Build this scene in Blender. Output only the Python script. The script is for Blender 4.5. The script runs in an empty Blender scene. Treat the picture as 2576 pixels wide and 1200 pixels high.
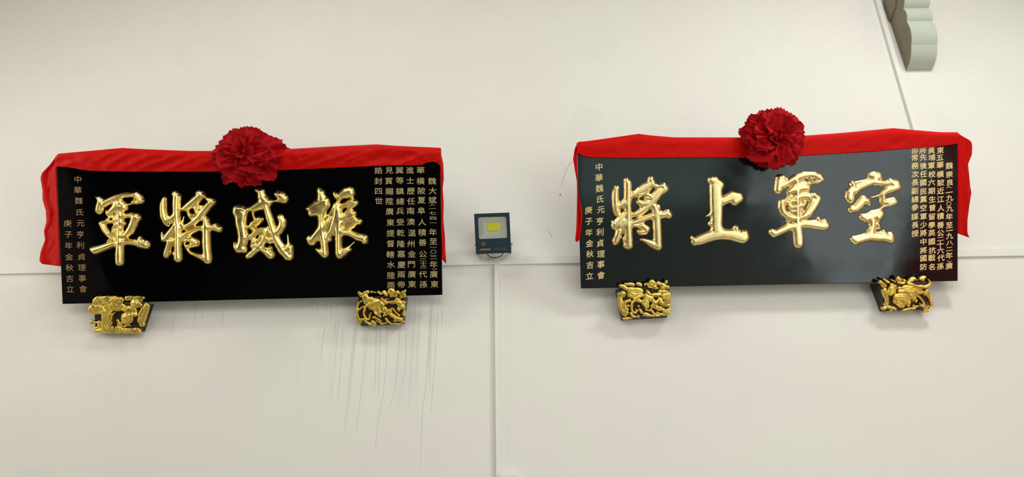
import bpy, bmesh, math, random
import numpy as np
from mathutils import Matrix, Vector, noise
random.seed(7)
SC = bpy.context.scene
COL = SC.collection
R = math.radians

# ------------------------------------------------------------------ camera
F, PITCH, ROLL = 1870.0, R(27.0), R(-1.15)
CAM = Vector((0.0, -4.5, 1.6))
cd = bpy.data.cameras.new('camera'); cam = bpy.data.objects.new('camera', cd); COL.objects.link(cam)
cd.sensor_width = 36.0; cd.lens = 36.0 * F / 2576.0; cd.clip_start = 0.05
CM = Matrix.Rotation(R(90) + PITCH, 3, 'X') @ Matrix.Rotation(ROLL, 3, 'Z')
cam.matrix_world = Matrix.Translation(CAM) @ CM.to_4x4()
SC.camera = cam
CMn = np.array(CM); CAMn = np.array(CAM)

# ------------------------------------------------------------------ world, exposure, lights
SC.view_settings.view_transform = 'Standard'; SC.view_settings.look = 'None'
SC.view_settings.gamma = 1.0; SC.view_settings.exposure = 0.06
SC.view_settings.use_curve_mapping = False
w = bpy.data.worlds.new('world'); SC.world = w; w.use_nodes = True
w.node_tree.nodes['Background'].inputs[0].default_value = (0.95, 0.97, 1.0, 1)
w.node_tree.nodes['Background'].inputs[1].default_value = 1.0

def area(name, loc, rot, sx, sy, radiance, color=(1, 1, 1)):
    l = bpy.data.lights.new(name, 'AREA'); l.shape = 'RECTANGLE'; l.size = sx; l.size_y = sy
    l.energy = radiance * math.pi * sx * sy; l.color = color
    o = bpy.data.objects.new(name, l); COL.objects.link(o)
    o.location = loc; o.rotation_euler = rot
    return o
area('added_back_fill', (0, -7.4, 4.9), (R(90), 0, 0), 8.6, 2.6, 2.25, (1, .985, .94))  # added broad fill high behind the camera, clear of the board reflections
area('right_doorway_daylight', (4.5, -5.4, 1.8), (0, R(90), 0), 3.6, 3.8, 2.5, (.86, 1, 1))
area('added_front_reflection', (2.3, -7.4, 1.5), (R(90), 0, 0), 2.3, 3.0, .9, (.70, 1, 1))  # added light that makes the grey reflection in the right board
area('added_corner_reflection', (4.28, -7.4, 1.5), (R(90), 0, 0), .5, 3.0, 2.0, (.86, 1, 1))  # added strip that makes the bright reflection beyond the board's dark band
area('left_window_daylight', (-4.5, -1.8, 4.2), (0, R(-90), 0), 2.4, 1.9, 1.9, (1, .96, .88))
area('ceiling_lamp_right', (3.2, -2.7, 6.7), (0, R(10), 0), 1.0, 0.7, 45.0, (.95, 1, .97))
area('ceiling_lamp_left', (-1.8, -2.4, 6.7), (0, R(-10), 0), 1.0, 0.7, 16.0, (1, .945, .875))

# ------------------------------------------------------------------ pixel helpers
def rays(px, py):
    px = np.asarray(px, float); py = np.asarray(py, float)
    d = np.stack([(px - 1288.0) / F, -(py - 600.0) / F, -np.ones_like(px)], -1)
    return d @ CMn.T
def wallpt(px, py, y=0.0):
    d = rays(px, py); t = (y - CAMn[1]) / d[..., 1]
    return CAMn + d * t[..., None]
def planex(px, py, x):
    d = rays(px, py); t = (x - CAMn[0]) / d[..., 0]
    return CAMn + d * t[..., None]
class Frame:
    """a plane leaning forward from the wall by alpha, with its origin at the point o"""
    def __init__(s, o, alpha):
        s.o = np.array(o, float); s.a = alpha
        s.U = np.array((0, -math.sin(alpha), math.cos(alpha)))
        s.N = np.array((0, -math.cos(alpha), -math.sin(alpha)))
    def loc(s, px, py, off=0.0):
        d = rays(px, py)
        off = np.asarray(off, float)
        t = ((s.o - CAMn) @ s.N + off) / (d @ s.N)
        P = CAMn + d * t[..., None] - s.o
        return np.stack([P[..., 0], -(P @ s.N), P @ s.U], -1)
    def empty(s, name):
        e = bpy.data.objects.new(name, None); COL.objects.link(e)
        e.empty_display_size = .1
        e.location = s.o; e.rotation_euler = (s.a, 0, 0)
        return e

# ------------------------------------------------------------------ object helpers
def tag(o, label=None, cat=None, group=None, kind=None):
    for k, v in (('label', label), ('category', cat), ('group', group), ('kind', kind)):
        if v: o[k] = v
    return o
def mesh_obj(name, verts, faces, mat, parent=None, smooth=False, matidx=None):
    me = bpy.data.meshes.new(name)
    me.from_pydata([tuple(v) for v in verts], [], [tuple(f) for f in faces]); me.update()
    if mat is not None:
        for m in (mat if isinstance(mat, (list, tuple)) else [mat]): me.materials.append(m)
    if matidx is not None: me.polygons.foreach_set('material_index', matidx)
    if smooth: me.polygons.foreach_set('use_smooth', [True] * len(me.polygons))
    o = bpy.data.objects.new(name, me); COL.objects.link(o)
    if parent: o.parent = parent
    return o
def bm_obj(name, bm, mat, parent=None, smooth=False):
    bmesh.ops.recalc_face_normals(bm, faces=bm.faces)
    me = bpy.data.meshes.new(name); bm.to_mesh(me); bm.free()
    if mat is not None: me.materials.append(mat)
    if smooth: me.polygons.foreach_set('use_smooth', [True] * len(me.polygons))
    o = bpy.data.objects.new(name, me); COL.objects.link(o)
    if parent: o.parent = parent
    return o
def bevel(bm, wd, seg=2):
    bmesh.ops.bevel(bm, geom=list(bm.edges), offset=wd, segments=seg, affect='EDGES', profile=.6)
def prism_bm(front, back, bev=0):
    """front/back: equal-length loops of points"""
    bm = bmesh.new(); n = len(front)
    a = [bm.verts.new(p) for p in front]; b = [bm.verts.new(p) for p in back]
    bm.faces.new(a); bm.faces.new(b[::-1])
    for i in range(n):
        j = (i + 1) % n; bm.faces.new((a[i], b[i], b[j], a[j]))
    bmesh.ops.recalc_face_normals(bm, faces=bm.faces)
    if bev: bevel(bm, bev)
    return bm
def box_bm(x0, x1, y0, y1, z0, z1, bev=0):
    return prism_bm([(x0, y0, z0), (x1, y0, z0), (x1, y0, z1), (x0, y0, z1)],
                    [(x0, y1, z0), (x1, y1, z0), (x1, y1, z1), (x0, y1, z1)], bev)
def tube(name, pts, r, mat, parent=None, sides=8):
    bm = bmesh.new(); prev = None
    pts = [Vector(p) for p in pts]
    for i, p in enumerate(pts):
        t = (pts[min(i + 1, len(pts) - 1)] - pts[max(i - 1, 0)]).normalized()
        u = t.cross(Vector((0.3, .2, 1))).normalized(); v = t.cross(u)
        ring = [bm.verts.new(p + r * (math.cos(k * 2 * math.pi / sides) * u + math.sin(k * 2 * math.pi / sides) * v)) for k in range(sides)]
        if prev:
            for k in range(sides): bm.faces.new((prev[k], prev[(k + 1) % sides], ring[(k + 1) % sides], ring[k]))
        else: bm.faces.new(ring)
        prev = ring
    bm.faces.new(prev)
    return bm_obj(name, bm, mat, parent, True)

# ------------------------------------------------------------------ materials
def mat(name, col, rough=.6, metal=0.0, bump=0.0, bscale=40, var=0.0, vscale=3, rvar=0.0, coat=0.0, sheen=0.0, spec=.5, coord='Object'):
    m = bpy.data.materials.new(name); m.use_nodes = True; nt = m.node_tree; b = nt.nodes['Principled BSDF']
    b.inputs['Base Color'].default_value = (*col, 1); b.inputs['Roughness'].default_value = rough
    b.inputs['Metallic'].default_value = metal; b.inputs['Specular IOR Level'].default_value = spec
    b.inputs['Coat Weight'].default_value = coat; b.inputs['Sheen Weight'].default_value = sheen
    tc = nt.nodes.new('ShaderNodeTexCoord')
    if var or rvar:
        n = nt.nodes.new('ShaderNodeTexNoise'); n.inputs['Scale'].default_value = vscale; n.inputs['Detail'].default_value = 4
        nt.links.new(tc.outputs[coord], n.inputs['Vector'])
        if var:
            mx = nt.nodes.new('ShaderNodeMix'); mx.data_type = 'RGBA'
            mx.inputs[6].default_value = (*[c * (1 - var) for c in col], 1); mx.inputs[7].default_value = (*[min(1, c * (1 + var)) for c in col], 1)
            nt.links.new(n.outputs['Fac'], mx.inputs[0]); nt.links.new(mx.outputs[2], b.inputs['Base Color'])
        if rvar:
            mr = nt.nodes.new('ShaderNodeMapRange'); mr.inputs[1].default_value = .35; mr.inputs[2].default_value = .65
            mr.inputs[3].default_value = max(0.02, rough - rvar); mr.inputs[4].default_value = rough + rvar
            nt.links.new(n.outputs['Fac'], mr.inputs[0]); nt.links.new(mr.outputs[0], b.inputs['Roughness'])
    if bump:
        n2 = nt.nodes.new('ShaderNodeTexNoise'); n2.inputs['Scale'].default_value = bscale; n2.inputs['Detail'].default_value = 3
        bp = nt.nodes.new('ShaderNodeBump'); bp.inputs['Strength'].default_value = bump; bp.inputs['Distance'].default_value = .004
        nt.links.new(tc.outputs[coord], n2.inputs['Vector'])
        nt.links.new(n2.outputs['Fac'], bp.inputs['Height']); nt.links.new(bp.outputs[0], b.inputs['Normal'])
    return m

def wall_material():
    m = bpy.data.materials.new('painted_plaster'); m.use_nodes = True; nt = m.node_tree; L = nt.links.new
    b = nt.nodes['Principled BSDF']; b.inputs['Roughness'].default_value = .75; b.inputs['Specular IOR Level'].default_value = .25
    tc = nt.nodes.new('ShaderNodeTexCoord')
    def N(scale, vec, detail=3):
        n = nt.nodes.new('ShaderNodeTexNoise'); n.inputs['Scale'].default_value = scale; n.inputs['Detail'].default_value = detail
        L(vec, n.inputs['Vector']); return n.outputs['Fac']
    def mapr(v, a, bb, c, d, smooth=True):
        r = nt.nodes.new('ShaderNodeMapRange'); r.interpolation_type = 'SMOOTHSTEP' if smooth else 'LINEAR'
        L(v, r.inputs[0])
        for i, q in enumerate((a, bb, c, d)): r.inputs[i + 1].default_value = q
        return r.outputs[0]
    def mul(a, b_):
        q = nt.nodes.new('ShaderNodeMath'); q.operation = 'MULTIPLY'; L(a, q.inputs[0])
        if isinstance(b_, float): q.inputs[1].default_value = b_
        else: L(b_, q.inputs[1])
        return q.outputs[0]
    def mix(f, a, b_):
        x = nt.nodes.new('ShaderNodeMix'); x.data_type = 'RGBA'
        L(f, x.inputs[0])
        if isinstance(a, tuple): x.inputs[6].default_value = (*a, 1)
        else: L(a, x.inputs[6])
        x.inputs[7].default_value = (*b_, 1)
        return x.outputs[2]
    obj = tc.outputs['Object']
    big = N(.9, obj, 2); c = mix(mapr(big, .38, .62, 0, 1), (.80, .785, .735), (.795, .765, .73))
    med = N(2.6, obj, 4); c = mix(mapr(med, .55, .72, 0, .35), c, (.72, .725, .69))
    mp = nt.nodes.new('ShaderNodeMapping'); mp.inputs['Scale'].default_value = (1, 1, .018); L(obj, mp.inputs['Vector'])
    st = N(26, mp.outputs[0], 2)
    sx = nt.nodes.new('ShaderNodeSeparateXYZ'); L(obj, sx.inputs[0])
    mz = mul(mapr(sx.outputs[2], 2.55, 3.2, 0, 1), mapr(sx.outputs[2], 3.42, 3.5, 1, 0))
    mxx = mul(mapr(sx.outputs[0], -1.5, -.8, .0, 1), mapr(sx.outputs[0], -.45, -.28, 1, 0))
    rag = mapr(N(7, mp.outputs[0], 1), .4, .6, .4, 1)
    c = mix(mul(mul(mul(mapr(st, .60, .635, 0, 1), mz), mxx), rag), c, (.66, .645, .60))
    # a greyish damp patch among the drip lines
    vm = nt.nodes.new('ShaderNodeVectorMath'); vm.operation = 'DISTANCE'; L(obj, vm.inputs[0]); vm.inputs[1].default_value = (-.70, 0, 2.95)
    c = mix(mul(mapr(vm.outputs['Value'], .05, .38, 1, 0), mapr(N(5, obj, 3), .4, .65, 0, .35)), c, (.68, .69, .67))
    L(c, b.inputs['Base Color'])
    bp = nt.nodes.new('ShaderNodeBump'); bp.inputs['Strength'].default_value = .12; bp.inputs['Distance'].default_value = .01
    L(N(5, obj, 5), bp.inputs['Height']); L(bp.outputs[0], b.inputs['Normal'])
    return m

M = dict(
    wall=wall_material(),
    trim=mat('painted_trim', (.79, .785, .74), .6, bump=.05, var=.03),
    floor=mat('floor_tile', (.30, .28, .24), .5, var=.08),
    ceil=mat('ceiling_plaster', (.42, .38, .32), .9),
    side=mat('side_wall_plaster', (.78, .74, .66), .85, bump=.05),
    darkpanel=mat('dark_panel_paint', (.02, .018, .016), .6, var=.3),
    frontwood=mat('brown_timber', (.26, .23, .19), .7, var=.2),
    redpanel=mat('red_panel_paint', (.78, .045, .010), .6, var=.05),
    board=mat('black_lacquer', (.0006, .0007, .001), .09, rvar=.05, vscale=5, spec=.11),
    board2=mat('dusty_black_lacquer', (.004, .0085, .0095), .09, rvar=.06, vscale=5, spec=.45, bump=.05, bscale=2.5),  # bluish base puts reflection tint into the colour; roughness varies for dust
    gold=mat('gold_leaf_bright', (.96, .75, .29), .28, 1.0, bump=.04, bscale=60, var=.08, vscale=25, rvar=.07),
    gold2=mat('gold_leaf_warm', (1.0, .76, .35), .30, 1.0, bump=.04, bscale=60, var=.06, vscale=25, rvar=.07),
    goldold=mat('gold_leaf_carving', (.84, .62, .14), .3, 1.0, bump=.12, bscale=140, var=.2, vscale=22, rvar=.12),
    ink1=mat('gold_paint_lettering', (.62, .50, .24), .45, .5),
    ink1b=mat('bronze_paint_lettering', (.45, .25, .12), .45, .5),
    ink2=mat('bright_gold_lettering', (.85, .66, .30), .4, .45),
    maroon=mat('maroon_lacquered_wood', (.022, .006, .009), .4, var=.3, vscale=20),
    cloth=mat('red_satin_cloth', (.58, .0028, .0009), .42, bump=.04, bscale=60, sheen=0, spec=.13, var=.06, vscale=9),
    cloth2=mat('bright_red_satin_cloth', (.62, .0028, .001), .48, bump=.04, bscale=60, sheen=0, spec=.09, var=.06, vscale=9),
    petal=mat('red_crepe_petal', (.42, .001, .005), .7, bump=.3, bscale=120, sheen=0, spec=.15, var=.1, vscale=14),
    housing=mat('slate_blue_housing', (.012, .028, .042), .4, spec=.4),
    refl=mat('polished_reflector', (.95, .95, .94), .25, .45),
    led=mat('yellow_phosphor', (.97, .97, .03), .5),
    cable=mat('black_cable', (.006, .006, .007), .5),
    print=mat('tan_print', (.22, .16, .07), .5),
    print2=mat('grey_print', (.11, .13, .13), .5),
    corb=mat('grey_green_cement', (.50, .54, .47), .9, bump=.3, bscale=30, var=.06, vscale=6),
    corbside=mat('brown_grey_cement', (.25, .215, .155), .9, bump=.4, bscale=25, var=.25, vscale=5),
    stain=mat('drip_stain', (.68, .665, .62), .8),
    scratch=mat('rusty_scratch', (.42, .30, .26), .8),
    white=mat('white_plastic', (.74, .77, .76), .4),
    brass=mat('brass_screw', (.5, .36, .12), .35, 1.0),
)
def glass_material():
    m = bpy.data.materials.new('lamp_glass'); m.use_nodes = True; nt = m.node_tree; nt.nodes.clear()
    o = nt.nodes.new('ShaderNodeOutputMaterial'); t = nt.nodes.new('ShaderNodeBsdfTransparent'); g = nt.nodes.new('ShaderNodeBsdfGlossy')
    g.inputs['Roughness'].default_value = .03; mx = nt.nodes.new('ShaderNodeMixShader')
    fr = nt.nodes.new('ShaderNodeFresnel'); fr.inputs[0].default_value = 1.45
    nt.links.new(fr.outputs[0], mx.inputs[0]); nt.links.new(t.outputs[0], mx.inputs[1]); nt.links.new(g.outputs[0], mx.inputs[2]); nt.links.new(mx.outputs[0], o.inputs[0])
    return m
M['glass'] = glass_material()

# ------------------------------------------------------------------ the hall
RX, RY, RZ = 4.6, -7.5, 6.9
def struct(name, bm, m, parent=None):
    o = bm_obj(name, bm, m, parent)
    if not parent: o['kind'] = 'structure'
    return o
wall = struct('wall_back', box_bm(-RX - .2, RX + .2, 0, .25, -.1, RZ + .1), M['wall'])
struct('floor', box_bm(-RX - .2, RX + .2, RY - .2, 0, -.1, 0), M['floor'])
struct('ceiling', box_bm(-RX - .2, RX + .2, RY - .2, 0, RZ, RZ + .1), M['ceil'])
struct('wall_left', box_bm(-RX - .2, -RX, RY, 0, 0, RZ), M['side'])
struct('wall_right', box_bm(RX, RX + .2, RY, 0, 0, RZ), M['side'])
struct('wall_front', box_bm(-RX - .2, RX + .2, RY - .2, RY, 0, RZ), M['frontwood'])
struct('added_reflection_panel_2', box_bm(-RX, -RX + .06, -7.4, -3.25, 0, 5.5, .01), M['darkpanel'])  # unseen dark panel added so that the left board reflects black
struct('added_reflection_panel_1', box_bm(RX - .06, RX, -3.35, -1.7, 0, 4.2, .01), M['redpanel'])  # unseen red panel added for red reflections in the gold characters

# trims on the wall, placed where the ray through the photo pixel meets the wall
def ribbon_trim(name, edge_a, edge_b, depth, m=None):
    """edge_a, edge_b: pixel polylines along the two edges"""
    A = wallpt(*np.array(edge_a, float).T, y=-depth); B = wallpt(*np.array(edge_b, float).T, y=-depth)
    loop = list(map(tuple, A)) + list(map(tuple, B[::-1]))
    back = [(x, 0.0, z) for x, y, z in loop]
    return struct(name, prism_bm(loop, back, .003), m or M['trim'])
ribbon_trim('trim_1', [(-60, 668), (1250, 644), (2640, 622)], [(-60, 690), (1250, 665), (2640, 642)], .015)
ribbon_trim('trim_2', [(1243, 665.5), (1248, 1230)], [(1254.5, 665.3), (1260, 1230)], .028)
ribbon_trim('trim_3', [(2193, -30), (2203.5, 0), (2248.5, 156), (2273.5, 240), (2319, 395), (2386, 625)],
            [(2206, -30), (2216, 0), (2260, 156), (2285, 240), (2331, 395), (2398, 625)], .03)

# drip stains and a scratch on the wall: thin paint-like marks
def mark(name, polys, m, wd):
    vs, fs = [], []
    for pl in polys:
        P = wallpt(*np.array(pl, float).T, y=-.0012)
        for i, p in enumerate(P):
            q = P[min(i + 1, len(P) - 1)] - P[max(i - 1, 0)]; q = q / np.linalg.norm(q)
            s = np.array((q[2], 0, -q[0])) * wd * (.5 + .5 * (1 - i / len(P)))
            vs += [p - s, p + s]
            if i: k = len(vs) - 4; fs.append((k, k + 1, k + 3, k + 2))
    return mesh_obj(name, vs, fs, m, wall)
def z3(ox, oy, s, pts): return [(ox + x / s, oy + y / s) for x, y in pts]
drips = [[(110, 130), (90, 250), (80, 360)], [(190, 100), (186, 210)], [(215, 60), (200, 250), (185, 450)], [(250, 130), (240, 300), (220, 560), (212, 660)],
         [(330, 130), (310, 400), (295, 560), (280, 740), (258, 905)], [(350, 140), (325, 330)], [(415, 150), (405, 420), (385, 620), (350, 905)],
         [(500, 130), (495, 400), (490, 570), (475, 612)], [(530, 140), (524, 400), (516, 640)], [(583, 130), (575, 420), (550, 650), (515, 830), (495, 1050)],
         [(680, 130), (660, 400), (645, 570), (606, 720)], [(728, 130), (722, 400), (698, 560)], [(905, 20), (890, 300), (875, 560), (848, 760), (838, 1000), (832, 1190)],
         [(940, 20), (930, 270)], [(965, 20), (945, 350), (925, 600), (915, 765)], [(998, 0), (996, 120)], [(165, 570), (158, 640)]]
mark('drip_stain', [z3(780, 780, 3, d) for d in drips], M['stain'], .0016)
mark('drip_stain', [z3(140, 720, 2.5, d) for d in [[(750, 150), (740, 230), (722, 300)], [(885, 120), (880, 180), (868, 240)], [(925, 110), (922, 200)], [(1062, 100), (1050, 180), (1042, 245)],
                    [(680, 110), (676, 140)], [(1622, 90), (1620, 200)], [(1650, 100), (1645, 180)], [(1700, 90), (1702, 160)], [(1730, 80), (1735, 215)]]], M['stain'], .0016)
mark('scratch', [[(1439, 405), (1426, 424), (1418, 446), (1412, 470)], [(1380, 580), (1386, 590), (1389, 599)]], M['scratch'], .0013)
sp = wallpt(np.array([1407.5, 1412, 1411, 1408.5]), np.array([487, 487, 491, 494]), y=-.0015)
mesh_obj('paint_chip', sp, [(0, 1, 2, 3)], M['scratch'], wall)

# ------------------------------------------------------------------ relief builder
def capsules(px, py, strokes, scale, ox, oy):
    """signed inside-distance field (pixels) of tapered strokes and the list of them"""
    out = []
    for st in strokes:
        best = np.full(px.shape, -1e3)
        pts = [(ox + x / scale, oy + y / scale, r / scale) for x, y, r in st]
        if len(pts) == 1: pts = pts * 2
        for (x0, y0, r0), (x1, y1, r1) in zip(pts, pts[1:]):
            dx, dy = x1 - x0, y1 - y0; L2 = dx * dx + dy * dy + 1e-9
            t = np.clip(((px - x0) * dx + (py - y0) * dy) / L2, 0, 1)
            d = (r0 + (r1 - r0) * t) - np.hypot(px - x0 - t * dx, py - y0 - t * dy)
            best = np.maximum(best, d)
        out.append(best)
    return out
def relief(name, fr, strokes, scale, ox, oy, size, m, parent, Rr=7.6, H=.021, step=.8, off=0.0, heights=None, grooves=None, kk=1.6, wob=.0, base=.0, blur=6, mixp=.5):
    gx = np.arange(ox, ox + size[0] + step, step); gy = np.arange(oy, oy + size[1] + step, step)
    PX, PY = np.meshgrid(gx, gy)
    if heights is None: WX, WY = PX, PY
    else:
        WX = PX + .7 * np.sin(PY * .37 + 1.1 * np.sin(PX * .21)) * np.sin(PX * .13 + 1); WY = PY + .6 * np.sin(PX * .33 + 1.3 * np.sin(PY * .27))
    ds = capsules(WX, WY, strokes, scale, ox, oy)
    mxd = np.maximum.reduce(ds)
    s = sum(np.exp(np.clip((d - mxd) / kk, -40, 0)) for d in ds)
    D = mxd + kk * np.log(s)
    if wob:
        fx = PX * .35; D = D + wob * (np.sin(fx + 1.3 * np.sin(PY * .23)) * np.sin(PY * .31 + .9 * np.sin(PX * .19)))
    prof = (lambda d, rr: mixp * np.sqrt(np.clip(1 - (1 - np.clip(d / rr, 0, 1)) ** 2, 0, 1)) + (1 - mixp) * (1 - (1 - np.clip(d / rr, 0, 1)) ** 1.6)) if heights is None else (lambda d, rr: np.sqrt(np.clip(1 - (1 - np.clip(d / rr, 0, 1)) ** 2, 0, 1)))
    if heights is None:
        Z = H * prof(D, Rr) + .0018 * np.clip(D / 14, 0, 1)
    else:
        Z = np.zeros_like(D)
        for d, h, st in zip(ds, heights, strokes):
            rr = max(2.5, min(Rr, max(p[2] for p in st) / scale * .95))
            hz = h * (base + (1 - base) * prof(d + .3, rr)) - (.0013 * (.5 + .5 * np.cos(2 * math.pi * (d - .4) / 3.2)) if rr > 4 else 0) * np.clip((d - 1) / 2, 0, 1)
            Z = np.maximum(Z, np.where(d > -1.2, hz, 0))
    if grooves is not None:
        for gs in capsules(PX, PY, grooves, scale, ox, oy):
            Z = np.where(Z > .006, np.maximum(Z - .6 * H * np.clip(gs / 1.0 + .8, 0, 1), .004), Z)
    Z = np.maximum(Z, 0)
    for _ in range(blur):
        Zp = np.pad(Z, 1, mode='edge')
        Z = (4 * Z + 2 * (Zp[:-2, 1:-1] + Zp[2:, 1:-1] + Zp[1:-1, :-2] + Zp[1:-1, 2:]) + Zp[:-2, :-2] + Zp[2:, 2:] + Zp[:-2, 2:] + Zp[2:, :-2]) / 16
    inside = D > 0
    ny, nx = D.shape
    cell = inside[:-1, :-1] | inside[1:, :-1] | inside[:-1, 1:] | inside[1:, 1:]
    Gy, Gx = np.gradient(D, step)
    g2 = Gx * Gx + Gy * Gy + 1e-6
    sh = np.where(~inside, np.clip(-D, 0, 1.6), 0)
    nrm = np.sqrt(g2)
    PX = PX + Gx / nrm * sh / np.maximum(nrm, .5); PY = PY + Gy / nrm * sh / np.maximum(nrm, .5)
    if heights is None: Z = np.where(inside, Z, -.001)
    else: Z = np.where(inside, Z, np.maximum(0, Z * .0))
    idx = -np.ones((ny, nx), int)
    used = np.zeros((ny, nx), bool)
    used[:-1, :-1] |= cell; used[1:, :-1] |= cell; used[:-1, 1:] |= cell; used[1:, 1:] |= cell
    idx[used] = np.arange(used.sum())
    base_ = fr.loc(PX[used], PY[used], off)
    base_[:, 1] -= Z[used]
    cy, cx = np.nonzero(cell)
    faces = np.stack([idx[cy, cx], idx[cy + 1, cx], idx[cy + 1, cx + 1], idx[cy, cx + 1]], -1)
    me = bpy.data.meshes.new(name)
    me.vertices.add(len(base_)); me.vertices.foreach_set('co', base_.ravel())
    me.loops.add(faces.size); me.loops.foreach_set('vertex_index', faces.ravel())
    me.polygons.add(len(faces)); me.polygons.foreach_set('loop_start', np.arange(0, faces.size, 4)); me.polygons.foreach_set('loop_total', np.full(len(faces), 4))
    me.polygons.foreach_set('use_smooth', np.ones(len(faces), bool))
    me.materials.append(m); me.update(); me.validate()
    o = bpy.data.objects.new(name, me); COL.objects.link(o); o.parent = parent
    return o

def S(txt):
    """'x,y,r x,y,r | x,y,r' -> strokes"""
    return [[tuple(float(v) for v in p.split(',')) for p in s.split()] for s in txt.split('|') if s.strip()]

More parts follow.
